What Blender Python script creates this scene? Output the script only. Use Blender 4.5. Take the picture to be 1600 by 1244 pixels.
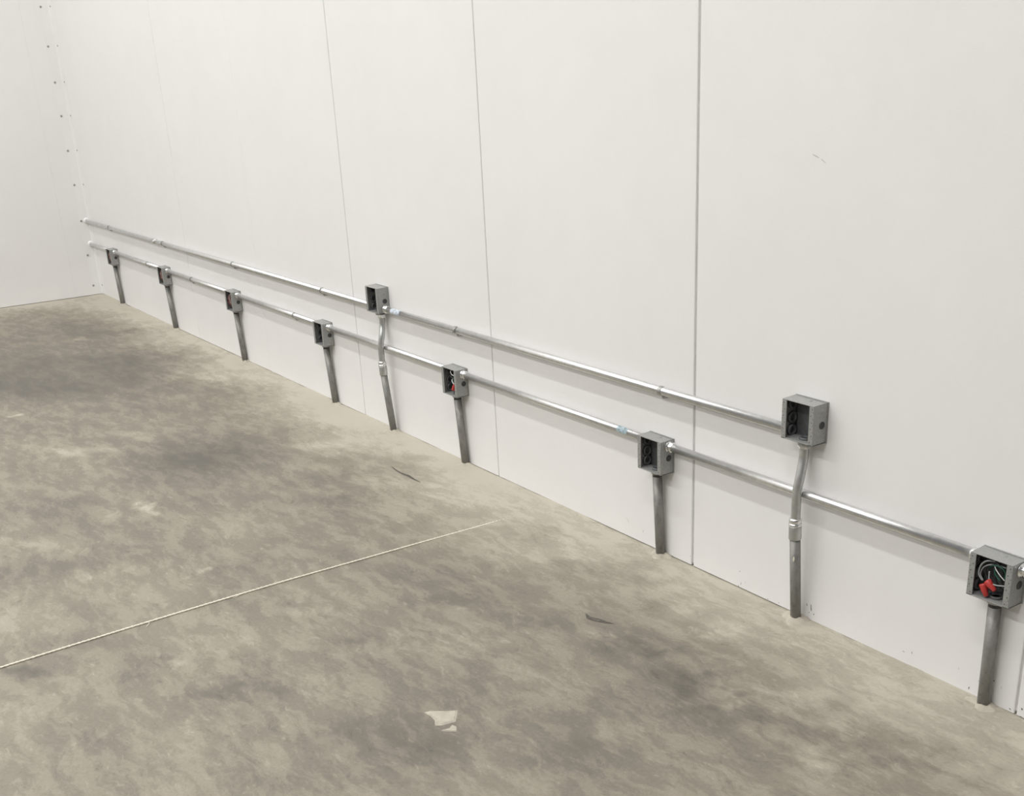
import bpy, bmesh, math, random
import numpy as np
from mathutils import Vector, Matrix
from math import sin, cos, pi, radians

for o in list(bpy.data.objects):
    bpy.data.objects.remove(o)
sc = bpy.context.scene
COL = sc.collection
random.seed(4)

# ------------------------------------------------------------------ camera
cam_d = bpy.data.cameras.new('camera')
cam = bpy.data.objects.new('camera', cam_d)
COL.objects.link(cam)
YAW, PITCH, ROLL, FOC = 0.98743, 0.393174, -0.048443, 1763.8
dv = Vector((-sin(YAW) * cos(PITCH), cos(YAW) * cos(PITCH), -sin(PITCH)))
rv = dv.cross(Vector((0, 0, 1))).normalized()
uv = rv.cross(dv)
r2 = cos(ROLL) * rv + sin(ROLL) * uv
u2 = -sin(ROLL) * rv + cos(ROLL) * uv
mt = Matrix((r2, u2, -dv)).transposed().to_4x4()
mt.translation = Vector((9.6360, -2.3533, 1.5683))
cam.matrix_world = mt
cam_d.sensor_fit = 'HORIZONTAL'
cam_d.sensor_width = 36.0
cam_d.lens = 36.0 * FOC / 1600.0
cam_d.shift_x = (800 - 819.14) / 1600.0        # the photograph is a crop of a taller frame
cam_d.shift_y = (834.68 - 622) / 1600.0
cam_d.clip_start = 0.02
cam_d.clip_end = 200
sc.camera = cam

# ------------------------------------------------------------------ world, lamps, exposure
sc.view_settings.view_transform = 'Standard'
sc.view_settings.look = 'None'
sc.view_settings.gamma = 1.0
sc.view_settings.use_curve_mapping = False
sc.view_settings.exposure = 0.0

world = bpy.data.worlds.new('hall_ambience')
sc.world = world
world.use_nodes = True
wb = world.node_tree.nodes['Background']
wb.inputs['Color'].default_value = (0.97, 0.98, 1.0, 1)
wb.inputs['Strength'].default_value = 0.17

CEIL = 6.2
# two rows of long strip lights hung parallel to the long wall
for y, e in ((-2.2, 76.0), (-6.05, 104.0), (-9.9, 84.0)):
    for x in (2.1, 5.4, 8.7):
        ld = bpy.data.lights.new('ceiling_strip_light', 'AREA')
        ld.shape = 'RECTANGLE'
        ld.size, ld.size_y = 2.4, 0.2
        ld.energy = e
        ld.color = (1.0, 0.993, 0.985)
        lo = bpy.data.objects.new('ceiling_strip_light', ld)
        lo.location = (x, y, 6.0)
        COL.objects.link(lo)
        up = bpy.data.lights.new('added_ceiling_uplight', 'AREA')      # added lamp under each strip, brightens the ceiling that the tubes reflect
        up.shape = 'RECTANGLE'
        up.size, up.size_y = 2.4, 0.2
        up.energy = e * .19
        up.color = ld.color
        uo = bpy.data.objects.new('added_ceiling_uplight', up)
        uo.location = (x, y, 5.45)
        uo.rotation_euler = (pi, 0, 0)
        COL.objects.link(uo)


# ------------------------------------------------------------------ helpers
def lin(r, g, b):
    f = lambda c: c / 12.92 if c <= 0.04045 else ((c + 0.055) / 1.055) ** 2.4
    return (f(r / 255), f(g / 255), f(b / 255), 1)


class MB:
    """collects shapes into one mesh (world coordinates)"""
    def __init__(self):
        self.v, self.f, self.s = [], [], []

    def add(self, vs, fs, smooth=False):
        n = len(self.v)
        self.v += [tuple(a) for a in vs]
        self.f += [tuple(n + i for i in f) for f in fs]
        self.s += [smooth] * len(fs)
        return self

    def box(self, a, b):
        (x0, y0, z0), (x1, y1, z1) = a, b
        return self.add([(x0, y0, z0), (x1, y0, z0), (x1, y1, z0), (x0, y1, z0),
                         (x0, y0, z1), (x1, y0, z1), (x1, y1, z1), (x0, y1, z1)],
                        [(0, 3, 2, 1), (4, 5, 6, 7), (0, 1, 5, 4), (1, 2, 6, 5), (2, 3, 7, 6), (3, 0, 4, 7)])

    def lathe(self, p, axis, prof, n=20, phase=0.0, smooth=True, cap=True):
        """prof: (distance along axis, radius) pairs"""
        ax = Vector(axis).normalized()
        t = Vector((0, 0, 1)) if abs(ax.z) < .9 else Vector((1, 0, 0))
        u = ax.cross(t).normalized()
        w = ax.cross(u)
        p = Vector(p)
        vs, fs = [], []
        for d, r in prof:
            for k in range(n):
                a = 2 * pi * k / n + phase
                vs.append(p + ax * d + u * (r * cos(a)) + w * (r * sin(a)))
        for i in range(len(prof) - 1):
            for k in range(n):
                j = (k + 1) % n
                fs.append((i * n + k, i * n + j, (i + 1) * n + j, (i + 1) * n + k))
        self.add(vs, fs, smooth)
        if cap:
            self.add(vs[:n], [tuple(range(n))[::-1]])
            self.add(vs[-n:], [tuple(range(n))])
        return self

    def cyl(self, p0, p1, r, n=20, r1=None, smooth=True):
        d = Vector(p1) - Vector(p0)
        return self.lathe(p0, d, [(0, r), (d.length, r if r1 is None else r1)], n, smooth=smooth)

    def sweep(self, pts, r, n=12, cap=True):
        pts = [Vector(p) for p in pts]
        m = len(pts)
        rr = r if isinstance(r, (list, tuple)) else [r] * m
        tang = [(pts[min(i + 1, m - 1)] - pts[max(i - 1, 0)]).normalized() for i in range(m)]
        u = tang[0].orthogonal().normalized()
        vs, fs = [], []
        for i in range(m):
            u = (u - tang[i] * u.dot(tang[i])).normalized()
            w = tang[i].cross(u)
            for k in range(n):
                a = 2 * pi * k / n
                vs.append(pts[i] + u * (rr[i] * cos(a)) + w * (rr[i] * sin(a)))
        for i in range(m - 1):
            for k in range(n):
                j = (k + 1) % n
                fs.append((i * n + k, i * n + j, (i + 1) * n + j, (i + 1) * n + k))
        self.add(vs, fs, True)
        if cap:
            self.add(vs[:n], [tuple(range(n))[::-1]])
            self.add(vs[-n:], [tuple(range(n))])
        return self

    def build(self, name, mat, parent=None, bevel=0.0, origin=None):
        org = Vector(origin) if origin is not None else (parent_world(parent) if parent else Vector((0, 0, 0)))
        me = bpy.data.meshes.new(name)
        me.from_pydata([tuple(Vector(v) - org) for v in self.v], [], self.f)
        me.polygons.foreach_set('use_smooth', self.s)
        me.validate()
        bm = bmesh.new()
        bm.from_mesh(me)
        bmesh.ops.remove_doubles(bm, verts=bm.verts, dist=1e-6)
        bmesh.ops.recalc_face_normals(bm, faces=bm.faces)
        bm.to_mesh(me)
        bm.free()
        me.materials.append(mat)
        o = bpy.data.objects.new(name, me)
        COL.objects.link(o)
        if parent:
            o.parent = parent
        if origin is not None and not parent:
            o.location = org
        if bevel:
            m = o.modifiers.new('soft_edges', 'BEVEL')
            m.width = bevel
            m.segments = 2
            m.limit_method = 'ANGLE'
            m.angle_limit = radians(40)
        return o


def parent_world(o):
    p = Vector((0, 0, 0))
    while o:
        p += Vector(o.location)
        o = o.parent
    return p


def catmull(pts, n=8):
    pts = [Vector(p) for p in pts]
    P = [pts[0] * 2 - pts[1]] + pts + [pts[-1] * 2 - pts[-2]]
    out = []
    for i in range(1, len(P) - 2):
        a, b, c, d = P[i - 1:i + 3]
        for k in range(n):
            t = k / n
            out.append(.5 * (2 * b + (c - a) * t + (2 * a - 5 * b + 4 * c - d) * t * t + (3 * b - a - 3 * c + d) * t ** 3))
    out.append(pts[-1])
    return out


def thing(name, label, cat, loc, group=None):
    o = bpy.data.objects.new(name, None)
    o.empty_display_size = .05
    COL.objects.link(o)
    o.location = loc
    return tag(o, label, cat, group)


def tag(o, label, cat, group=None):
    o['label'] = label
    o['category'] = cat
    if group:
        o['group'] = group
    return o


def structure(o):
    o['kind'] = 'structure'
    return o


def copy_tree(o, parent=None):
    c = o.copy()
    COL.objects.link(c)
    c.parent = parent
    for ch in list(o.children):
        copy_tree(ch, c)
    return c


# ------------------------------------------------------------------ materials
class NT:
    def __init__(self, name):
        self.m = bpy.data.materials.new(name)
        self.m.use_nodes = True
        self.t = self.m.node_tree
        self.b = self.t.nodes['Principled BSDF']

    def n(self, kind, **kw):
        nd = self.t.nodes.new(kind)
        for k, v in kw.items():
            if k.startswith('_'):
                setattr(nd, k[1:], v)
            else:
                nd.inputs[k.replace('__', ' ')].default_value = v
        return nd

    def l(self, a, b):
        self.t.links.new(a, b)

    def coord(self):
        return self.n('ShaderNodeNewGeometry').outputs['Position']

    def noise(self, vec, scale, detail=4, rough=.55, dist=0):
        nd = self.n('ShaderNodeTexNoise', Scale=scale, Detail=detail, Roughness=rough, Distortion=dist)
        self.l(vec, nd.inputs['Vector'])
        return nd.outputs['Fac']

    def ramp(self, fac, stops):
        nd = self.n('ShaderNodeValToRGB')
        cr = nd.color_ramp
        while len(cr.elements) < len(stops):
            cr.elements.new(.5)
        for e, (p, c) in zip(cr.elements, stops):
            e.position = p
            e.color = c if len(c) == 4 else (*c, 1)
        self.l(fac, nd.inputs['Fac'])
        return nd.outputs['Color']

    def math(self, op, a, b=0.0, c=0.0, clamp=False):
        nd = self.n('ShaderNodeMath', _operation=op, _use_clamp=clamp)
        for i, s in enumerate((a, b, c)):
            if isinstance(s, (int, float)):
                nd.inputs[i].default_value = s
            else:
                self.l(s, nd.inputs[i])
        return nd.outputs[0]

    def bump(self, h, strength, dist):
        nd = self.n('ShaderNodeBump', Strength=strength, Distance=dist)
        self.l(h, nd.inputs['Height'])
        self.l(nd.outputs['Normal'], self.b.inputs['Normal'])

    def set(self, **kw):
        for k, v in kw.items():
            self.b.inputs[k.replace('__', ' ')].default_value = v
        return self


def grey(v):
    return (v, v, v, 1)


def simple(name, col, rough=.5, metal=0.0, spec=.5, var=.06, scale=60.0, bump=0.0):
    t = NT(name)
    g = t.coord()
    nz = t.noise(g, scale, 4)
    c2 = tuple(max(0, c * (1 - var)) for c in col[:3])
    c3 = tuple(min(1, c * (1 + var)) for c in col[:3])
    t.l(t.ramp(nz, [(.3, c2), (.7, c3)]), t.b.inputs['Base Color'])
    t.set(Roughness=rough, Metallic=metal)
    t.b.inputs['Specular IOR Level'].default_value = spec
    if bump:
        t.bump(nz, bump, .001)
    return t.m


def wall_mat(name):
    t = NT(name)
    g = t.coord()
    n1 = t.noise(g, 1.3, 3)
    n2 = t.noise(g, 9.0, 3)
    mix = t.math('ADD', t.math('MULTIPLY', n1, .7), t.math('MULTIPLY', n2, .3))
    t.l(t.ramp(mix, [(.3, (.838, .83, .82, 1)), (.7, (.875, .868, .86, 1))]), t.b.inputs['Base Color'])
    t.set(Roughness=.48)
    t.b.inputs['Specular IOR Level'].default_value = .3
    nz = t.noise(g, 210.0, 2, .6)
    t.bump(nz, .16, .0012)
    return t.m


M = {}
M['wall'] = wall_mat('white_embossed_panel')
M['trim'] = simple('white_corner_flashing', (.86, .855, .845, 1), .42, var=.02, scale=4)
M['sealant'] = simple('grey_joint_sealant', (.52, .51, .495, 1), .7, var=.1, scale=30)
M['sealant_dark'] = simple('dark_joint_gap', (.12, .115, .105, 1), .8, var=.2, scale=25)
M['ceiling'] = simple('white_ceiling_panel', (.8, .8, .79, 1), .6, var=.02, scale=2)
M['caulk'] = simple('bright_white_caulk', (.92, .92, .91, 1), .4, var=.02, scale=60)
M['screw'] = simple('zinc_screw_head', (.36, .35, .34, 1), .45, .6, var=.1)
M['scuff'] = simple('dark_scuff', (.2, .19, .175, 1), .8, var=.4, scale=200)
M['scuff_pale'] = simple('pale_scuff', (.62, .6, .58, 1), .7, var=.1, scale=200)


def emt():
    t = NT('galvanised_tube')
    g = t.coord()
    nz = t.noise(g, 45.0, 5, .7)
    t.l(t.ramp(nz, [(.3, (.66, .665, .665, 1)), (.7, (.8, .805, .805, 1))]), t.b.inputs['Base Color'])
    t.l(t.math('MULTIPLY_ADD', t.noise(g, 180.0, 3), .12, .29), t.b.inputs['Roughness'])
    t.set(Metallic=1.0)
    t.bump(t.noise(g, 150.0, 2), .05, .0004)
    return t.m


M['emt'] = emt()
M['strap'] = simple('strap_steel', (.42, .42, .41, 1), .4, .9, var=.1)
M['zinc'] = simple('bright_zinc_fitting', (.85, .86, .86, 1), .24, 1.0, var=.08, scale=120, bump=.15)
M['box'] = simple('grey_box_paint', (.345, .35, .34, 1), .36, .25, .5, var=.1, scale=140, bump=.12)
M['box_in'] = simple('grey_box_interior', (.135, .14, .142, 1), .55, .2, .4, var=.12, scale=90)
M['plug'] = simple('dark_knockout_plug', (.06, .062, .062, 1), .5, .2, var=.1)
M['hole'] = simple('screw_hole', (.02, .02, .02, 1), .8, var=.2)


def stub_mat():
    t = NT('weathered_steel_stub')
    g = t.coord()
    mp = t.n('ShaderNodeMapping')
    mp.inputs['Scale'].default_value = (1, 1, .35)
    t.l(g, mp.inputs['Vector'])
    nz = t.noise(mp.outputs['Vector'], 70.0, 6, .7)
    ch = t.ramp(nz, [(.28, (.17, .167, .157, 1)), (.5, (.27, .265, .25, 1)), (.74, (.33, .323, .305, 1))])
    t.l(ch, t.b.inputs['Base Color'])
    t.set(Roughness=.5, Metallic=.35)
    t.bump(nz, .15, .001)
    return t.m


M['stub'] = stub_mat()
M['thread'] = simple('dark_pipe_thread', (.045, .046, .043, 1), .5, .3, var=.2, scale=200)
M['riser'] = simple('dull_galvanised_riser', (.54, .55, .54, 1), .36, .8, var=.1, scale=50)
M['label_blue'] = simple('blue_print_sticker', (.36, .46, .51, 1), .5, var=.5, scale=110)
M['label_pale'] = simple('pale_printed_sticker', (.55, .6, .7, 1), .45, var=.5, scale=90)
M['red'] = simple('red_wire_nut', (.5, .045, .04, 1), .35, var=.12, scale=90)
M['wire_black'] = simple('black_wire', (.022, .026, .026, 1), .35, var=.2)
M['wire_green'] = simple('dark_green_wire', (.018, .085, .06, 1), .35, var=.2)
M['wire_grey'] = simple('grey_wire', (.32, .34, .34, 1), .35, var=.1)
M['wire_white'] = simple('white_wire', (.72, .72, .69, 1), .35, var=.05)
M['wire_red'] = simple('dull_red_wire', (.12, .05, .046, 1), .4, var=.2)
M['wire_pink'] = simple('pale_brown_wire', (.36, .25, .235, 1), .4, var=.15)
M['string'] = simple('cream_twine', (.88, .83, .71, 1), .8, var=.12, scale=300)
M['string_thread'] = M['string']
M['mortar'] = simple('cream_mortar', (.47, .435, .365, 1), .85, var=.14, scale=40, bump=.3)
M['dust'] = simple('pale_dusty_grout', (.485, .45, .375, 1), .9, var=.12, scale=45, bump=.4)
M['gouge'] = simple('dark_gouge', (.115, .105, .09, 1), .9, var=.3, scale=80)
M['chip'] = simple('cream_paint_chip', (.7, .66, .54, 1), .7, var=.1)


def floor_mat():
    t = NT('mottled_concrete')
    g = t.coord()
    at = t.n('ShaderNodeAttribute', _attribute_name='stain').outputs['Fac']
    wn = t.n('ShaderNodeTexNoise', Scale=4.5, Detail=5.0, Roughness=.6)
    t.l(g, wn.inputs['Vector'])
    wv = t.n('ShaderNodeVectorMath', _operation='MULTIPLY_ADD')
    t.l(wn.outputs['Color'], wv.inputs[0])
    wv.inputs[1].default_value = (.12, .12, 0)
    t.l(g, wv.inputs[2])
    mp = t.n('ShaderNodeMapping')
    mp.inputs['Rotation'].default_value = (0, 0, radians(-34))
    mp.inputs['Scale'].default_value = (.62, 1.75, 1)
    t.l(wv.outputs[0], mp.inputs['Vector'])
    v = mp.outputs['Vector']

    def soft(x, lo, hi):
        nd = t.n('ShaderNodeMapRange', _interpolation_type='SMOOTHSTEP')
        nd.inputs['From Min'].default_value = lo
        nd.inputs['From Max'].default_value = hi
        t.l(x, nd.inputs['Value'])
        return nd.outputs['Result']
    n1 = t.noise(v, 2.4, 9, .62)
    n2 = t.noise(v, 8.5, 9, .7)
    n3 = t.noise(g, 90.0, 6, .8)
    n4 = t.noise(v, 24.0, 8, .72)
    s = t.math('ADD', at, t.math('MULTIPLY_ADD', n1, FN1, -.5 * FN1))
    # skim patches with readable edges: pale over dark, at two sizes
    s = t.math('ADD', s, t.math('MULTIPLY_ADD', soft(n2, .44, .58), FN2, -.5 * FN2))
    s = t.math('ADD', s, t.math('MULTIPLY', soft(n4, .56, .68), FN4))
    s = t.math('SUBTRACT', s, t.math('MULTIPLY', soft(n4, .44, .32), FN4 * .9))
    s = t.math('ADD', s, t.math('MULTIPLY_ADD', n3, FN3, -.5 * FN3))
    col = t.ramp(s, [(.0, lin(*FC[0])), (.28, lin(*FC[1])), (.50, lin(*FC[2])), (.76, lin(*FC[3])), (1.0, lin(*FC[4]))])
    t.l(col, t.b.inputs['Base Color'])
    t.l(t.math('MULTIPLY_ADD', s, .3, .42), t.b.inputs['Roughness'])
    t.b.inputs['Specular IOR Level'].default_value = .35
    hh = t.math('ADD', t.math('MULTIPLY', n2, .6), t.math('MULTIPLY', n3, .4))
    t.bump(hh, .25, .004)
    return t.m


FN1, FN2, FN3, FN4 = .36, .17, .40, .19
FC = [(94, 90, 82), (119, 114, 104), (142, 136, 122), (166, 160, 146), (188, 182, 168)]
M['floor'] = floor_mat()

# ------------------------------------------------------------------ floor
def vnoise(x, y, seed):
    xi, yi = np.floor(x).astype(int), np.floor(y).astype(int)
    fx, fy = x - xi, y - yi
    fx, fy = fx * fx * (3 - 2 * fx), fy * fy * (3 - 2 * fy)

    def h(i, j):
        n = (i * 374761393 + j * 668265263 + seed * 1442695041) & 0x7fffffff
        n = ((n ^ (n >> 13)) * 1274126177) & 0x7fffffff
        return ((n ^ (n >> 16)) & 0xffff) / 65535.0
    a, b, c, d = h(xi, yi), h(xi + 1, yi), h(xi, yi + 1), h(xi + 1, yi + 1)
    return (a * (1 - fx) + b * fx) * (1 - fy) + (c * (1 - fx) + d * fx) * fy


def fbm(x, y, seed, octv=5):
    s, a, t = 0, 1, 0
    for k in range(octv):
        s = s + a * vnoise(x * 2 ** k, y * 2 ** k, seed + k)
        t += a
        a *= .58
    return s / t - .5


BLOBS = [(2.453,-0.945,2.19,-1.36,4.69,-0.3),(1.448,-0.446,6.97,-4.21,15.68,-0.22),(2.642,-0.417,7.66,-3.18,17.25,-0.16),(2.752,-1.265,17.55,-13.4,29.82,-0.12),(4.748,-0.816,13.05,-6.72,20.02,-0.3),(4.87,-1.034,36.63,-21.31,53.38,-0.15),(4.969,-1.622,40.2,-28.99,52.01,-0.14),(5.483,-0.814,19.46,-14.2,19.27,-0.16),(5.327,-0.359,90.12,-70.53,84.05,-0.14),(5.67,-0.294,133.45,-99.1,122.73,-0.18),(3.813,-0.294,31.09,-11.29,57.74,-0.16),(3.964,-0.633,29.93,-19.52,43.05,-0.08),(5.577,-1.736,54.98,-36.88,73.13,-0.2),(6.082,-1.139,111.12,-73.15,113.26,-0.13),(6.789,-0.73,203.75,-135.12,168.72,-0.18),(6.558,-0.74,166.51,-116.41,139.13,-0.1),(6.879,-1.13,578.86,-319.64,563.63,-0.18),(6.398,-1.942,366.74,-186.45,645.28,-0.33),(6.629,-1.712,130.95,-9.57,323.82,-0.2),(6.877,-1.574,502.96,-377.38,376.78,-0.22),(6.901,-1.433,191.02,-70.56,257.75,-0.14),(7.355,-1.308,133.19,-75.34,117.44,-0.16),(7.483,-1.286,196.34,-60.87,215.55,-0.16),(7.403,-1.543,311.44,-220.1,227.86,-0.1),(6.734,-1.463,608.7,-379.62,605.15,-0.15),(6.938,-0.247,255.48,-132.56,215.66,-0.18),(7.072,-0.221,505.73,-254.07,415.68,-0.15),(7.457,-0.496,550.57,-308.24,415.65,-0.28),(7.646,-0.509,667.9,-377.99,481.89,-0.25),(7.785,-0.512,912.35,-552.51,629.03,-0.22),(7.902,-0.467,433.96,-278.93,288.48,-0.25),(8.066,-0.367,723.56,-507.36,462.79,-0.22),(8.17,-0.351,1420.55,-1002.47,894.61,-0.2),(7.974,-0.261,383.09,-202.96,252.51,-0.15),(7.721,-1.008,305.01,-188.41,220.42,-0.13),(7.604,-0.643,459.44,-213.47,357.0,-0.12),(6.529,-0.217,317.71,-54.69,353.43,-0.12),(6.832,-1.991,649.43,-492.16,489.31,-0.12),(6.779,-0.315,529.13,-263.0,473.37,-0.2),(3.72,-0.892,56.21,-39.86,81.41,-0.1),(6.319,-0.859,206.16,-129.2,198.87,-0.12),(7.295,-0.999,361.54,469.41,833.95,-0.1),(8.332,-0.299,963.56,-618.45,589.95,-0.12),(7.098,-0.67,337.62,-250.64,245.33,-0.1),(7.352,-0.552,590.33,-391.93,433.08,-0.15),(2.924,-0.987,9.56,-7.91,12.9,-0.1),(4.25,-1.531,25.91,-10.83,68.41,-0.1),(4.067,0.197,91.7,-61.95,113.89,-0.15),(3.713,0.129,108.85,-70.13,148.13,-0.12),(4.246,-1.301,109.42,-77.52,156.65,0.26),(4.238,-0.976,134.03,-40.08,307.77,0.22),(5.219,-1.282,383.3,461.98,2208.5,0.45),(5.222,-1.385,379.56,616.03,2794.03,0.2),(5.537,-0.697,299.81,-233.3,272.15,0.16),(4.565,-0.188,101.87,-79.39,107.57,0.12),(5.979,-1.888,72.05,-34.72,144.46,0.16),(5.804,-1.595,295.61,-188.86,378.04,0.16),(6.0,-1.295,795.48,171.66,2201.7,0.36),(6.227,-1.284,1595.0,-364.43,2834.92,0.3),(6.636,-1.643,943.65,52.08,2470.82,0.3),(7.025,-1.724,193.39,14.7,483.82,0.18),(6.7,-2.083,77.78,0.03,305.26,0.16),(6.607,-1.094,557.61,-280.18,611.68,0.18),(6.721,-0.3,214.66,-121.42,186.46,0.16),(7.414,-0.825,164.56,-91.13,131.39,0.1),(7.487,-0.275,750.91,-392.75,558.27,0.24),(7.368,-0.242,556.78,-254.0,434.06,0.1),(7.79,-0.423,1100.57,-605.38,765.9,0.16),(8.067,-0.495,1713.53,-732.35,1145.92,0.22),(8.102,-0.611,479.68,-215.19,321.78,0.13),(3.38,-1.425,674.16,-299.93,1922.63,0.5),(0.244,-0.442,16.62,-15.84,26.38,0.2),(2.085,-0.857,154.74,-138.3,207.4,0.12),(1.667,-0.59,242.05,-73.11,751.99,0.4),(3.053,-0.117,126.79,-76.84,206.26,0.15),(4.512,-0.823,232.62,-171.18,274.51,0.1),(4.427,-1.13,140.22,-110.95,156.03,0.12),(6.935,-0.999,375.21,-241.97,315.43,0.1),(6.631,-1.402,534.18,-327.79,545.67,0.14),(6.588,-1.487,849.39,-510.77,919.64,0.12),(4.943,-0.492,252.53,-205.54,240.58,0.12),(5.61,-0.502,390.93,-298.4,356.47,0.14),(7.761,-0.797,432.49,-253.41,309.43,0.12),(7.11,-0.97,417.44,-306.64,304.43,0.1),(5.367,-1.618,209.04,-163.95,202.49,0.1),(5.059,-0.224,244.77,-185.83,244.28,0.12),(3.297,-0.4,101.51,-86.14,119.85,0.1)]

# (x, y, qxx, qxy, qyy, amount): stains in the concrete, world metres


def floor_height(X, Y):
    near = np.clip(1 + Y / .10, 0, 1)
    return near * np.clip(.0010 + .014 * fbm(X * 3.1, Y * 3.1, 71), 0, .008)


def build_floor():
    xs = np.concatenate([np.linspace(-.3, 9.0, 680), np.linspace(9.2, 17, 30)])
    ys = np.concatenate([np.linspace(.06, -2.8, 210), np.linspace(-2.75, -14, 50)])
    X, Y = np.meshgrid(xs, ys)
    wx = X + .26 * fbm(X * 2.4, Y * 2.4, 3, 6) + .12 * fbm(X * 9, Y * 9, 9) + .07 * fbm(X * 26, Y * 26, 13, 3)
    wy = Y + .26 * fbm(X * 2.4, Y * 2.4, 23, 6) + .12 * fbm(X * 9, Y * 9, 29) + .07 * fbm(X * 26, Y * 26, 33, 3)
    st = np.full_like(X, .47)
    for bx, by, qa, qb, qc, amp in BLOBS:
        dx, dy = wx - bx, wy - by
        e = qa * dx * dx + 2 * qb * dx * dy + qc * dy * dy
        st += amp * BLOB_GAIN * np.exp(-np.clip(e, 0, 40) ** 1.4 * .6)
    # trowelled pale margin along both walls
    d = np.minimum(-wy, wx * .75 + .05)
    wid = .29 + .016 * X + .36 * fbm(X * 1.1, Y * 0 + .3, 41)
    st += MARGIN * np.clip(1.2 - d / np.maximum(wid * 1.15, .12), 0, 1) ** 1.25
    st += .30 * fbm(wx * .55, wy * .55, 51, 3) + .22 * fbm(wx * 2.2, wy * 2.2, 61, 4)
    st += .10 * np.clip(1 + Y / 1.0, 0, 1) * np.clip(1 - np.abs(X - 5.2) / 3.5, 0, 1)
    Z = floor_height(X, Y)
    nx, ny = len(xs), len(ys)
    vs = np.stack([X.ravel(), Y.ravel(), Z.ravel()], 1)
    idx = np.arange(nx * ny).reshape(ny, nx)
    q = np.stack([idx[:-1, :-1], idx[1:, :-1], idx[1:, 1:], idx[:-1, 1:]], -1).reshape(-1, 4)
    me = bpy.data.meshes.new('floor')
    me.from_pydata(vs.tolist(), [], q.tolist())
    me.polygons.foreach_set('use_smooth', [True] * len(me.polygons))
    at = me.attributes.new('stain', 'FLOAT', 'POINT')
    at.data.foreach_set('value', st.ravel().astype(np.float32))
    me.materials.append(M['floor'])
    o = bpy.data.objects.new('floor', me)
    COL.objects.link(o)
    return structure(o)


BLOB_GAIN, MARGIN = .9, .46
floor = build_floor()


def flat_piece(name, pts, z0, z1, mat, parent):
    n = len(pts)
    c = Vector((sum(p[0] for p in pts) / n, sum(p[1] for p in pts) / n))
    inner = [(c.x + (p[0] - c.x) * .8, c.y + (p[1] - c.y) * .8) for p in pts]
    vs = [(x, y, z0) for x, y in pts] + [(x, y, z1) for x, y in inner]
    fs = [tuple(range(n, 2 * n))] + [(i, (i + 1) % n, n + (i + 1) % n, n + i) for i in range(n)]
    return MB().add(vs, fs).build(name, mat, parent)


# cream mortar patch left on the concrete
o = flat_piece('mortar_patch', [(7.318, -1.171), (7.322, -1.156), (7.337, -1.136), (7.356, -1.114), (7.368, -1.091), (7.385, -1.104), (7.415, -1.127), (7.411, -1.152), (7.407, -1.169), (7.397, -1.182), (7.375, -1.17), (7.349, -1.167)], -.001, .003, M['mortar'], floor)
o['label'] = 'cream mortar patch on the bare concrete'
flat_piece('mortar_patch', [(7.427, -1.182), (7.433, -1.16), (7.421, -1.143), (7.438, -1.137), (7.458, -1.15), (7.447, -1.165)], -.001, .003, M['mortar'], floor)
def gouge(pts, w):
    up, dn = [], []
    for i, (x, y) in enumerate(pts):
        ww = w * (1 - abs(2 * i / (len(pts) - 1) - 1) ** 2) + .001
        up.append((x, y + ww * random.uniform(.6, 1.3)))
        dn.append((x, y - ww * random.uniform(.6, 1.3)))
    n = len(pts)
    vs = [(x, y, .0012) for x, y in up] + [(x, y, .0012) for x, y in dn]
    MB().add(vs, [(i, n + i, n + i + 1, i + 1) for i in range(n - 1)]).build('floor_gouge', M['gouge'], floor)
gouge([(5.477, -0.277), (5.524, -0.286), (5.581, -0.288), (5.637, -0.282), (5.695, -0.286), (5.74, -0.282)], .005)
gouge([(7.132, -0.488), (7.159, -0.497), (7.187, -0.488), (7.214, -0.48), (7.24, -0.465)], .008)

# ------------------------------------------------------------------ long panelled wall
wall = MB().box((-.2, .03, -.02), (14.3, .14, CEIL)).build('wall_back', M['sealant_dark'])
structure(wall)
seam = [0.0, 1.142, 2.303, 3.501, 4.693, 5.901, 7.078, 8.274, 9.46, 10.64, 11.82, 13.0, 14.18]
gapw = [0, .0016, .0016, .002, .0038, .0046, .0086, .0056, .005, .005, .005, .005, 0]
proud = [.0, .0010, .0, .0012, .0002, 0, 0, 0, 0, 0, 0, 0]


def panel(x0, x1, y0, parent, name='wall_panel', axis='x'):
    """insulated panel with rolled vertical edges; x0..x1 along the wall, y0 = front face"""
    d = .034
    e = .0035 if axis == 'x' else .0008
    prof = [(x0, d), (x0, e), (x0 + e * .3, e * .3), (x0 + e, 0), (x1 - e, 0), (x1 - e * .3, e * .3), (x1, e), (x1, d)]
    vs = []
    for z in (.0035, CEIL):
        for a, b in prof:
            vs.append((a, b + y0, z) if axis == 'x' else (-(b + y0), a, z))
    n = len(prof)
    fs = [(i, i + 1, n + i + 1, n + i) for i in range(n - 1)] + [tuple(range(n, 2 * n)), tuple(range(n))[::-1]]
    return MB().add(vs, fs).build(name, M['wall'], parent)


for i in range(len(seam) - 1):
    panel(seam[i] + gapw[i] / 2, seam[i + 1] - gapw[i + 1] / 2, -proud[i], wall)
for i in range(1, len(seam) - 1):
    if gapw[i] > .003:
        g = gapw[i] / 2 + .001
        MB().box((seam[i] - g, .0035, .012), (seam[i] + g, .03, CEIL)).build('joint_sealant', M['sealant'], wall)

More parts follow.
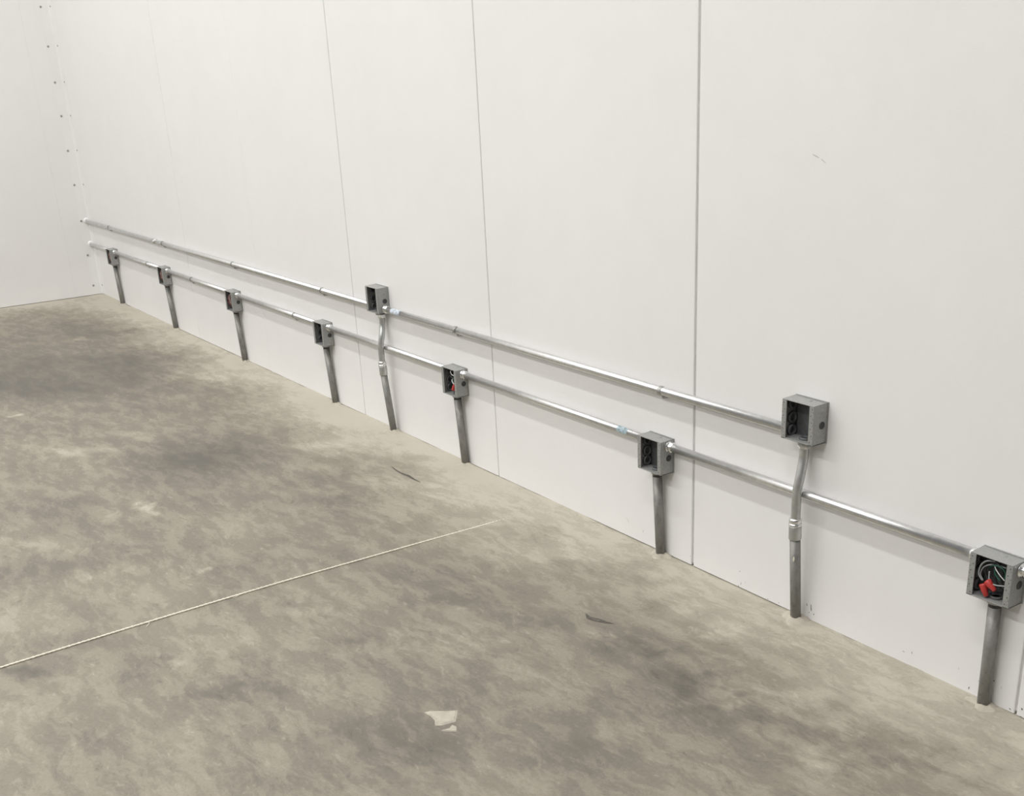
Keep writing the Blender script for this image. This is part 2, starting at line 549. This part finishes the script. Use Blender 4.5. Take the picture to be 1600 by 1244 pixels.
# scuffs and chips low on the panels
ms = MB()
def blotch(mb, x, z, w, h, tilt=0.0, y=-.0006):
    n = 9
    pts = []
    for k in range(n):
        a = 2 * pi * k / n
        r = random.uniform(.65, 1.15)
        u_, v_ = w * r * cos(a), h * r * sin(a)
        pts.append((x + u_ * cos(tilt) - v_ * sin(tilt), y, z + u_ * sin(tilt) + v_ * cos(tilt)))
    mb.add(pts, [tuple(range(n))])
for x, z, w, h, t in [(7.5804, 0.0473, .0012, .005, .3), (7.5967, 0.0437, .0018, .011, .15), (7.5899, 0.0252, .001, .003, 0),
                      (7.6088, 0.0262, .0018, .003, .2), (7.3063, 0.0180, .001, .006, 0), (7.2989, 0.0579, .003, .0012, -.3),
                      (7.2955, 0.0058, .0012, .004, 0), (7.9573, 0.0448, .001, .004, .2), (7.9307, 0.0375, .004, .0012, -.2),
                      (7.4689, 0.0116, .003, .0012, -.3), (7.4235, 0.0073, .003, .001, -.2), (7.0694, 0.0339, .0016, .0014, 0),
                      (8.2910, 0.0264, .003, .003, 0), (8.2062, 0.0688, .0016, .003, 0), (8.1391, 0.0177, .0012, .005, -.2),
                      (6.8255, 0.0473, .0006, .006, -.3), (8.2592, 0.0115, .004, .0015, -.4), (8.2936, 0.0035, .006, .0015, -.2)]:
    blotch(ms, x, z, w, h, t)
o = ms.build('scuff_marks', M['scuff'], wall)
o['kind'] = 'stuff'
ms = MB()
for x, z, w, h, t in [(7.5249, 1.3184, .014, .0016, -.35), (7.5523, 1.3065, .012, .0014, -.55), (6.7449, 0.0600, .0012, .010, .5),
                      (6.7381, 0.0680, .005, .001, -.5), (8.1641, 0.0495, .0012, .004, .1), (8.2293, 0.0595, .0012, .004, .1),
                      (7.3259, 0.0298, .001, .006, .3), (8.1034, 0.0596, .001, .004, 0)]:
    blotch(ms, x, z, w, h, t)
o = ms.build('faint_scratches', M['scuff_pale'], wall)
o['kind'] = 'stuff'

# ------------------------------------------------------------------ far end wall
wl = MB().box((-.14, -14, -.02), (-.03, .03, CEIL)).build('wall_left', M['sealant_dark'])
structure(wl)
ly = [.0, -.2138, -1.25, -2.3, -3.35, -4.4, -5.45, -6.5, -7.55, -8.6, -9.65, -10.7, -11.75, -12.8, -13.85]
for i in range(len(ly) - 1):
    panel(ly[i + 1] + .0001, ly[i] - .0001, 0, wl, axis='y')

# bent corner flashing with two rows of screws
tr = MB()
w, t_ = .075, .0018
prof = [(t_, -w), (.004, -w * .5), (.006, -.012), (.012, -.006), (w * .5, -.004), (w, -t_), (w, .0), (0, 0), (0, -w)]
vs = [(x, y, z) for z in (.006, CEIL) for x, y in prof]
n = len(prof)
tr.add(vs, [(i, (i + 1) % n, n + (i + 1) % n, n + i) for i in range(n)] + [tuple(range(n))[::-1], tuple(range(n, 2 * n))])
trim = structure(tr.build('trim_1', M['trim']))
zs = [.077, .319, .5855, .8604, 1.1152, 1.3686, 1.6082, 1.8606, 2.1302, 2.38, 2.64, 2.90]
for k, z in enumerate(zs):
    MB().lathe((.0026, -.0635, z), (1, 0, 0), [(0, .0085), (.003, .008), (.0055, .004)], 8).build('screw', M['screw'], trim)
    if k != 1 and k != 2:
        MB().lathe((.044, -.0024, z), (0, -1, 0), [(0, .007), (.003, .006), (.005, .003)], 8).build('screw', M['screw'], trim)

ceil = structure(MB().box((-.2, -14, CEIL), (14.3, .14, CEIL + .1)).build('ceiling', M['ceiling']))

# ------------------------------------------------------------------ junction boxes
BW, BH, BD, BB = .1160, .1146, .0574, .003      # width, height, front plane, back plane
PY = -.022                                     # centre of the conduit runs from the wall
ER = .0136                                     # tube radius
SR = .0162                                     # stub radius


def make_box(flip, label, loc):
    """open two gang box; flip: side entries low instead of high"""
    r = thing('junction_box', label, 'electrical box', loc, GB)
    r.location = loc
    ox, oz = loc[0], loc[2]
    P = lambda x, y, z: (ox + x, y, oz + z)
    hw, th = BW / 2, .0034
    b = MB()
    b.box(P(-hw, -BD + .003, 0), P(-hw + th, -BB, BH))          # left wall
    b.box(P(hw - th, -BD + .003, 0), P(hw, -BB, BH))            # right wall
    b.box(P(-hw, -BD, BH - th * .7), P(hw, -BB, BH))            # top
    b.box(P(-hw, -BD, 0), P(hw, -BB, th))                       # bottom
    body = b.build('box_shell', M['box'], r, .0009)
    MB().box(P(-hw - .001, -BB - .0005, -.001), P(hw + .003, -.0002, BH + .0025)).build('back_plate', M['box'], r, .0008)
    # dark back lining and bosses inside
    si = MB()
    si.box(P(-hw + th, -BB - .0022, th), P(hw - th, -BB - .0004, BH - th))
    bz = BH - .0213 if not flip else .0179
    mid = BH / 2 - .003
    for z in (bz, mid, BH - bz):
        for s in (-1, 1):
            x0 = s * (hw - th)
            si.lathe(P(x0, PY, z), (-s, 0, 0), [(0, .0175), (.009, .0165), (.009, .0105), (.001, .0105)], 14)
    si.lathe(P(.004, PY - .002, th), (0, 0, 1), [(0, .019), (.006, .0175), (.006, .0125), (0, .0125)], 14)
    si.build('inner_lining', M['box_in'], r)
    fw = .0163
    for s in (-1, 1):
        x0, x1 = sorted((s * hw, s * (hw - fw)))
        f = MB().box(P(x0, -BD, .0005), P(x1, -BD + .003, BH - .0024)).build('face_flange', M['box'], r, .0006)
        h = MB()
        for k in range(6):
            z = .010 + k * (BH - .02) / 5
            x = (x0 + x1) / 2 + s * (.003 if k % 2 else -.003) * .8
            h.lathe(P(x, -BD + .0004, z), (0, -1, 0), [(0, .0016), (.0006, .0014)], 7)
            if k < 5:
                h.lathe(P(s * (hw - .0025), -BD + .0004, z + .011), (0, -1, 0), [(0, .0012), (.0006, .001)], 6)
        h.build('screw_holes', M['hole'], f)['kind'] = 'stuff'
    # closure plug and cast bosses on the right hand side
    MB().lathe(P(hw - .0005, PY, mid), (1, 0, 0), [(0, .0112), (.0016, .0108), (.0017, .007), (.0008, .0065)], 18).build('knockout_plug', M['plug'], r)
    for z in (mid - .0375, mid + .0375):
        if abs(z - bz) > .02:
            MB().lathe(P(hw - .0005, PY, z), (1, 0, 0), [(0, .0062), (.0013, .0055), (.0014, .003)], 12).build('cast_boss', M['box'], r)
    MB().lathe(P(.008, PY + .001, BH - .0004), (0, 0, 1), [(0, .0092), (.0010, .0088), (.0011, .005)], 16).build('top_plug', M['box'], r)
    # hub under the box
    MB().lathe(P(.004, PY - .002, .002), (0, 0, -1), [(0, .0215), (.006, .0213), (.0135, .0205), (.0145, .0185)], 22).build('hub', M['box'], r)
    return r


GB = 'open boxes along the conduit runs'
LZ = .4215 - BH          # bottom of a lower box
UZ = .6772 - BH
low_x = [.615, 1.852, 3.122, 4.362, 5.645, 6.925, 8.194]
up_x = [5.000, 7.558]
ll = ['small grey open box nearest the far corner, on the lower conduit',
      'second grey open box from the far corner, filled with dull red wires',
      'third grey open box from the far corner, showing looped red and brown wires',
      'empty grey open box on the lower conduit, just left of the far upper box',
      'grey open box with white and green wires and one red wire nut',
      'empty grey open box on the lower conduit, left of the thick grey wall joint',
      'largest grey open box, at the right edge, holding two red wire nuts']
lu = ['farther of the two upper boxes, empty grey box on the long upper conduit',
      'nearer upper box, empty and grey, at the right end of the upper conduit']
boxes, uboxes = [], []
for i, x in enumerate(low_x):
    if i == 0:
        o = make_box(False, ll[0], (x, 0, LZ))
    else:
        o = copy_tree(boxes[0])
        o.location.x = x
        o['label'] = ll[i]
    boxes.append(o)
for i, x in enumerate(up_x):
    if i == 0:
        o = make_box(True, lu[0], (x, 0, UZ))
    else:
        o = copy_tree(uboxes[0])
        o.location.x = x
        o['label'] = lu[i]
    uboxes.append(o)

# ------------------------------------------------------------------ conduits
GC = 'galvanised conduit runs along the wall'
zl, zu = .4011, .5809


def connector(x, z, s, parent):
    """compression connector: s = direction away from the box face at x"""
    c = MB()
    if s < 0:                                   # short collar on the left of a box
        c.lathe((x, PY, z), (s, 0, 0), [(.0003, .0162), (.016, .0162), (.018, .0145)], 20)
        c.build('connector', M['zinc'], parent)
        return
    c.lathe((x, PY, z), (s, 0, 0), [(.0003, .0178), (.0028, .0178), (.0032, .0150), (.012, .0150)], 20)
    c.build('connector', M['zinc'], parent)
    MB().lathe((x + s * .0105, PY, z), (s, 0, 0), [(0, .0155), (.001, .0178), (.0065, .0178), (.0085, .0166), (.0115, .0143)], 8, phase=.3, smooth=False).build(
        'gland_nut', M['zinc'], parent)


def conduit(x0, x1, z, label, c0=True, c1=True):
    r = thing('conduit', label, 'conduit', (x0, PY, z), GC)
    a = x0 + (.006 if c0 else -.02)
    b_ = x1 - (.006 if c1 else 0)
    MB().cyl((a, PY, z), (b_, PY, z), ER, 28).build('tube', M['emt'], r)
    if c0:
        connector(x0, z, 1, r)
    if c1:
        connector(x1, z, -1, r)
    return r


hb = BW / 2 + .0004
names = ['short conduit from the end wall to the first lower box',
         'lower conduit between the first and second boxes from the corner',
         'lower conduit between the second and third boxes from the corner',
         'lower conduit between the third box from the corner and the empty fourth box',
         'lower conduit passing behind the farther bent riser, between two lower boxes',
         'lower conduit with a blue sticker, left of the box beside the thick wall joint',
         'nearest lower conduit, crossing behind the nearer bent riser to the largest box',
         'conduit stub leaving the right side of the largest box at the photo edge']
lows = []
ex = [0.0] + low_x + [9.48]
for i in range(8):
    a = ex[i] + (hb if i else 0)
    b_ = ex[i + 1] - hb
    lows.append(conduit(a, b_, zl, names[i], c0=i > 0, c1=True))
u1 = conduit(0.0, up_x[0] - hb, zu, 'long upper conduit from the end wall to the farther upper box', c0=False)
u2 = conduit(up_x[0] + hb, up_x[1] - hb, zu, 'upper conduit between the two upper boxes, pale printed sticker at its left end')


def sticker(x0, x1, z, mat, parent, a0=-.2, a1=2.2):
    n = 10
    vs, fs = [], []
    for x in (x0, x1):
        for k in range(n + 1):
            a = a0 + (a1 - a0) * k / n
            vs.append((x, PY - (ER + .0005) * cos(a), z + (ER + .0005) * sin(a)))
    fs = [(k, k + 1, n + 2 + k, n + 1 + k) for k in range(n)]
    return MB().add(vs, fs, True).build('sticker', mat, parent)


sticker(6.728, 6.782, zl, M['label_blue'], lows[5], -.3, 1.5)['label'] = 'blue sticker remnant'
sticker(5.123, 5.209, zu, M['label_pale'], u2, -.7, 1.5)['label'] = 'pale sticker with bluish print'
# set screw coupling in the long run
c = MB().lathe((1.709, PY, zu), (1, 0, 0), [(0, .0145), (.001, .0168), (.027, .0168), (.028, .0178), (.031, .0178), (.032, .0168), (.058, .0168), (.059, .0145)], 20)
c.cyl((1.722, PY - .012, zu + .012), (1.722, PY - .0165, zu + .0165), .004, 8)
c.cyl((1.756, PY - .012, zu + .012), (1.756, PY - .0165, zu + .0165), .004, 8)
c.build('coupling', M['zinc'], u1)


def strap(x, z, label):
    r = thing('conduit_strap', label, 'pipe strap', (x, 0, z), 'one hole straps on the conduits')
    w_, R0, R1 = .0075, ER + .0002, ER + .0019
    sec = [(cos(pi * .42 + pi * 1.08 * k / 18), sin(pi * .42 + pi * 1.08 * k / 18)) for k in range(19)]
    outer = [(PY + R1 * c_, z + R1 * s_) for c_, s_ in sec]
    inner = [(PY + R0 * c_, z + R0 * s_) for c_, s_ in sec]
    n = len(outer)
    vs = [(xx, y, zz) for xx in (x - w_, x + w_) for y, zz in outer + inner]
    m = 2 * n
    fs = []
    for i in range(n - 1):
        fs += [(i, i + 1, m + i + 1, m + i), (n + i, m + n + i, m + n + i + 1, n + i + 1),
               (i, n + i, n + i + 1, i + 1), (m + i, m + i + 1, m + n + i + 1, m + n + i)]
    fs += [(n - 1, 2 * n - 1, m + 2 * n - 1, m + n - 1), (0, m, m + n, n)]
    MB().add(vs, fs).build('strap_band', M['strap'], r)
    zb = z - ER
    # foot below the tube, rounded to a point, on a stand-off back to the wall
    ft = [(x - w_, zb + .004), (x + w_, zb + .004), (x + w_, zb - .007), (x + .004, zb - .013), (x - .004, zb - .013), (x - w_, zb - .007)]
    k = len(ft)
    vs = [(a_, -.0165, c_) for a_, c_ in ft] + [(a_, -.0003, c_) for a_, c_ in ft]
    MB().add(vs, [tuple(range(k)), tuple(range(k, 2 * k))[::-1]] + [(i, (i + 1) % k, k + (i + 1) % k, k + i) for i in range(k)]).build('strap_foot', M['strap'], r)
    MB().lathe((x, -.0165, zb - .005), (0, -1, 0), [(0, .0052), (.002, .005), (.0035, .003)], 6).build('strap_screw', M['screw'], r)
    return r


su = [.642, 1.908, 3.183, 4.394, 5.672, 6.948]
sl = ['conduit strap nearest the end wall on the upper conduit', 'upper conduit strap just right of the shiny coupling',
      'upper conduit strap above the third lower box', 'last upper strap before the farther upper box',
      'upper strap just right of the farther upper box', 'nearest upper strap, above the empty box beside the thick wall joint']
for x, l_ in zip(su, sl):
    strap(x, zu, l_)
for x, l_ in zip([1.478, 2.394, 4.003], ['lower strap between the first and second boxes from the corner',
                                         'lower strap between the second and third boxes from the corner',
                                         'lower strap just left of the empty fourth box']):
    strap(x, zl, l_)

# white caulk where the runs enter the end wall
for z in (zu, zl):
    MB().lathe((.002, PY - .002, z + .003), (1, 0, 0), [(0, .0235), (.004, .022), (.008, .018), (.010, .0138)], 14).build('caulk_collar', M['caulk'], wl)

# ------------------------------------------------------------------ stubs coming out of the slab
def mound(x, y, rx=.050, ry=.034, h=.010):
    """little grout collar round a stub"""
    n, m = 18, 4
    vs, fs = [], []
    for j in range(m + 1):
        t = j / m
        for k in range(n):
            a = 2 * pi * k / n
            w_ = 1 + .22 * sin(3 * a + x * 9) + .12 * sin(5 * a + x * 31)
            yy = min(y + ry * (1 - t * .75) * w_ * sin(a), -.0008)
            vs.append((x + rx * (1 - t * .75) * w_ * cos(a), yy, -.002 + (h + .002) * sin(t * pi / 2) * (1 + .15 * sin(4 * a + x * 17))))
    for j in range(m):
        for k in range(n):
            q = (k + 1) % n
            fs.append((j * n + k, j * n + q, (j + 1) * n + q, (j + 1) * n + k))
    fs.append(tuple(m * n + k for k in range(n)))
    MB().add(vs, fs, True).build('grout_collar', M['dust'], floor)


GS = 'steel stubs rising from the slab'
sn = ['thin grey steel stub under the box nearest the far corner', 'grey steel stub under the second box from the far corner',
      'grey steel stub under the third box from the far corner', 'grey steel stub under the empty fourth lower box',
      'grey steel stub under the box with one red wire nut', 'grey steel stub with dark thread under the empty box left of the thick wall joint',
      'thickest grey steel stub, under the largest box at the right edge']
for i, x in enumerate(low_x):
    xt, yt, yb = x + .003, PY - .002, -.0185
    xx = xt + (.006, .026, .022, .030, .022, .012, .0)[i]
    r = thing('conduit_stub', sn[i], 'pipe', (xx, yb, 0), GS)
    MB().cyl((xx, yb, -.01), (xt, yt, LZ - .022), SR, 24).build('stub_pipe', M['stub'], r)
    MB().lathe((xt, yt, LZ - .024), (0, 0, 1), [(0, SR * .97), (.002, SR * 1.0), (.013, SR * .93), (.02, SR * .93)], 24).build('thread', M['thread'], r)
    mound(xx, yb)
    if i == 6:
        k = MB()
        for z, dx, w_, t in [(.104, .005, .0045, -.15), (.036, -.002, .003, -.5), (.07, .001, .0012, 0), (.012, .0, .004, -.3)]:
            yy = yb + (yt - yb) * z / .28 - math.sqrt(SR ** 2 - dx ** 2) - .0004
            k = MB()
            blotch(k, xx + dx, z, w_, .0013, t, yy)
            k.build('dark_scratch', M['gouge'], r)

# bent risers from the upper boxes down past the lower conduit
RY = -.0495
rn = ['farther bent riser, from the farther upper box to its floor stub', 'nearer bent riser, from the nearer upper box to its floor stub']
un = ['grey steel stub under the farther bent riser', 'grey steel stub with a cream paint chip, under the nearer bent riser']
for i, x in enumerate(up_x):
    x0 = [5.018, 7.559][i]
    xb = [5.030, 7.563][i]
    zc = [.331, .322][i]
    r = thing('bent_riser', rn[i], 'conduit', (x0, PY, UZ), GC)
    zt = UZ - .014
    path = catmull([(x0, PY - .001, zt + .004), (x0, PY - .001, zt - .025), (x0, PY - .004, zt - .05), (xb, RY + .010, zl + .055),
                    (xb, RY + .001, zl + .015), (xb, RY, zl - .02), (xb, RY + .0004, zc - .01)], 7)
    MB().sweep(path, ER, 24).build('bent_tube', M['riser'], r)
    MB().lathe((x0, PY - .001, zt + .004), (0, 0, -1), [(0, .0165), (.006, .0165), (.0065, .019), (.014, .019), (.0155, .0145)], 6, smooth=False).build('connector', M['zinc'], r)
    q = MB()
    q.lathe((xb, RY, zc + .012), (0, 0, -1), [(0, .0145), (.003, .0182), (.011, .0188), (.0125, .0168), (.016, .0168), (.017, .0190), (.022, .0190), (.0235, .0180)], 24)
    q.build('gland_nut', M['zinc'], r)
    MB().lathe((xb, RY + .0006, zc - .0115), (.0, .03, -1), [(0, .0180), (.002, .0186), (.040, .0186), (.042, .0178)], 24).build('coupling', M['riser'], r)
    ztop = zc - .05
    xs_, ys_ = [5.036, 7.562][i], -.025
    s_ = thing('conduit_stub', un[i], 'pipe', (xs_, ys_, 0), GS)
    MB().cyl((xs_, ys_, -.01), (xb, RY + .002, ztop), SR * .97, 24).build('stub_pipe', M['stub'], s_)
    mound(xs_, ys_, .055, .042, .013)
    if i == 1:
        k = MB()
        yy = -.0425 - SR
        blotch(k, xs_ + .009, .208, .0035, .009, -.15, yy + .0012)
        k.build('paint_chip', M['chip'], s_)

# ------------------------------------------------------------------ wiring inside the boxes
GW = 'wiring in the boxes'


def wires(i, label):
    return thing('wire_bundle', label, 'wiring', (low_x[i], -.02, LZ + .004), GW)


def wire(pts, i, mat, parent, r=.0021):
    ox, oz = low_x[i], LZ
    MB().sweep(catmull([(ox + x, y, oz + z) for x, y, z in pts], 6), r, 7).build('wire', M[mat], parent)


def wire_nut(i, p, d, parent, k=1.0):
    ox, oz = low_x[i], LZ
    p = Vector((ox + p[0], p[1], oz + p[2]))
    o = MB().lathe(p, d, [(0, .0038 * k), (.002 * k, .0048 * k), (.016 * k, .0074 * k), (.024 * k, .0082 * k), (.027 * k, .0075 * k)], 12).build('wire_nut', M['red'], parent)
    dv_ = Vector(d).normalized()
    sd = dv_.cross(Vector((0, 1, 0))).normalized()
    wv = MB()
    for s in (-1, 1):
        a = p + dv_ * .012 * k + sd * s * .005
        bq = p + dv_ * .024 * k + sd * s * .0125
        cq = p + dv_ * .027 * k + sd * s * .006
        t_ = Vector((0, .0012, 0))
        wv.add([a - t_, bq - t_, cq - t_, a + t_, bq + t_, cq + t_], [(0, 1, 2), (5, 4, 3), (0, 3, 4, 1), (1, 4, 5, 2), (2, 5, 3, 0)])
    wv.build('wing', M['red'], o)


wn = ['dull red wires in the box nearest the far corner', 'dull red wires packed in the second box from the far corner',
      'looped red and brown wires in the third box from the far corner']
for i in range(3):
    r = wires(i, wn[i])
    for k in range(7):
        xx = -.036 + k * .010
        ph = k * 1.3
        wire([(xx, -.030, .016), (xx + .008 * sin(ph), -.044, .03), (xx - .008 * cos(ph), -.048, .055), (xx + .008 * sin(ph + 1), -.044, .08), (xx + .004, -.030, .098)],
             i, ('wire_red', 'wire_red', 'wire_pink')[k % 3], r, .0028)
r = wires(4, 'white and green wires with one red wire nut, right of the farther riser')
wire([(-.030, -.02, .10), (-.012, -.040, .098), (.004, -.046, .090), (.020, -.048, .088), (.040, -.04, .086)], 4, 'wire_white', r, .002)
wire([(-.010, -.02, .075), (.004, -.044, .066), (.014, -.048, .056), (.022, -.046, .050)], 4, 'wire_white', r, .002)
wire([(.030, -.02, .10), (.022, -.046, .076), (.018, -.044, .062), (.020, -.04, .05)], 4, 'wire_green', r, .0026)
wire([(-.02, -.02, .09), (-.012, -.042, .080), (.010, -.046, .076), (.026, -.04, .085)], 4, 'wire_black', r, .0024)
wire([(-.03, -.02, .03), (-.01, -.038, .055), (.012, -.044, .052)], 4, 'wire_green', r, .0026)
wire_nut(4, (.022, -.046, .050), (-.25, -.1, -1), r)

r = wires(6, 'coiled grey, green and black wires with two red wire nuts, in the largest box')
loop = []
for k in range(15):
    a = radians(200 - k * 20)
    loop.append((-.004 + .030 * cos(a), -.040 - .004 * sin(k), .068 + .034 * sin(a)))
wire(loop, 6, 'wire_black', r, .0026)
wire([(-.026, -.045, .044), (-.036, -.047, .060), (-.033, -.047, .082), (-.022, -.046, .097), (-.008, -.044, .102), (.008, -.03, .098)], 6, 'wire_grey', r, .0022)
wire([(-.024, -.044, .044), (-.033, -.044, .058), (-.029, -.043, .076), (-.016, -.042, .088), (.004, -.041, .094), (.030, -.036, .093)], 6, 'wire_grey', r, .0019)
wire([(-.02, -.03, .075), (-.006, -.042, .090), (.010, -.044, .095), (.024, -.044, .092), (.032, -.042, .080), (.030, -.041, .062)], 6, 'wire_green', r, .0026)
wire([(.002, -.044, .092), (.010, -.047, .084), (.022, -.048, .074), (.034, -.046, .064)], 6, 'wire_white', r, .0013)
wire([(.004, -.043, .090), (.006, -.046, .076), (.014, -.046, .066), (.022, -.046, .060)], 6, 'wire_green', r, .0022)
wire([(-.010, -.044, .074), (-.007, -.047, .058), (.000, -.048, .047), (.014, -.046, .045), (.034, -.04, .048)], 6, 'wire_grey', r, .0019)
wire([(-.018, -.036, .098), (-.024, -.040, .070), (-.015, -.040, .052), (-.004, -.044, .046)], 6, 'wire_black', r, .0026)
wire([(.034, -.035, .09), (.020, -.038, .07), (.024, -.038, .05), (.036, -.035, .04)], 6, 'wire_black', r, .0026)
wire([(.012, -.034, .10), (.0, -.036, .08), (.006, -.036, .05), (.026, -.034, .03)], 6, 'wire_black', r, .0026)
wire_nut(6, (-.008, -.048, .008), (-.5, .08, 1), r, 1.2)
wire_nut(6, (.014, -.049, .031), (-.85, .05, .6), r, 1.15)

# ------------------------------------------------------------------ cream twine lying across the slab
r = thing('string', 'thin cream twisted string lying straight across the concrete floor', 'string', (6.32, -1.95, .001))
ya, yb_ = -3.6, -.14
N = 360
for ph in (0, pi):
    pts = []
    for k in range(N + 1):
        t = k / N
        y = ya + (yb_ - ya) * t
        x = 6.306 + .006 * sin(y * 2.1 + 1) * min(1, (yb_ - y)) - .012 * max(0, -y - .8) * max(0, 2.2 + y) + .016 * max(0, -y - 1.1)
        z = .0026 - .0072 * max(0, min(1, (y + .75) / .6)) ** 1.5
        a = y * 2 * pi / .030 + ph
        pts.append((x + .0013 * cos(a), y, z + .0012 * sin(a)))
    MB().sweep(pts, .0025, 6).build('strand', M['string'], r)
MB().sweep(catmull([(6.300, -1.585, .003), (6.318, -1.590, .004), (6.332, -1.603, .002)], 5), .0009, 5).build('frayed_thread', M['string'], r)
MB().sweep(catmull([(6.292, -1.273, .003), (6.304, -1.285, .004), (6.308, -1.31, .002)], 5), .0008, 5).build('frayed_thread', M['string'], r)
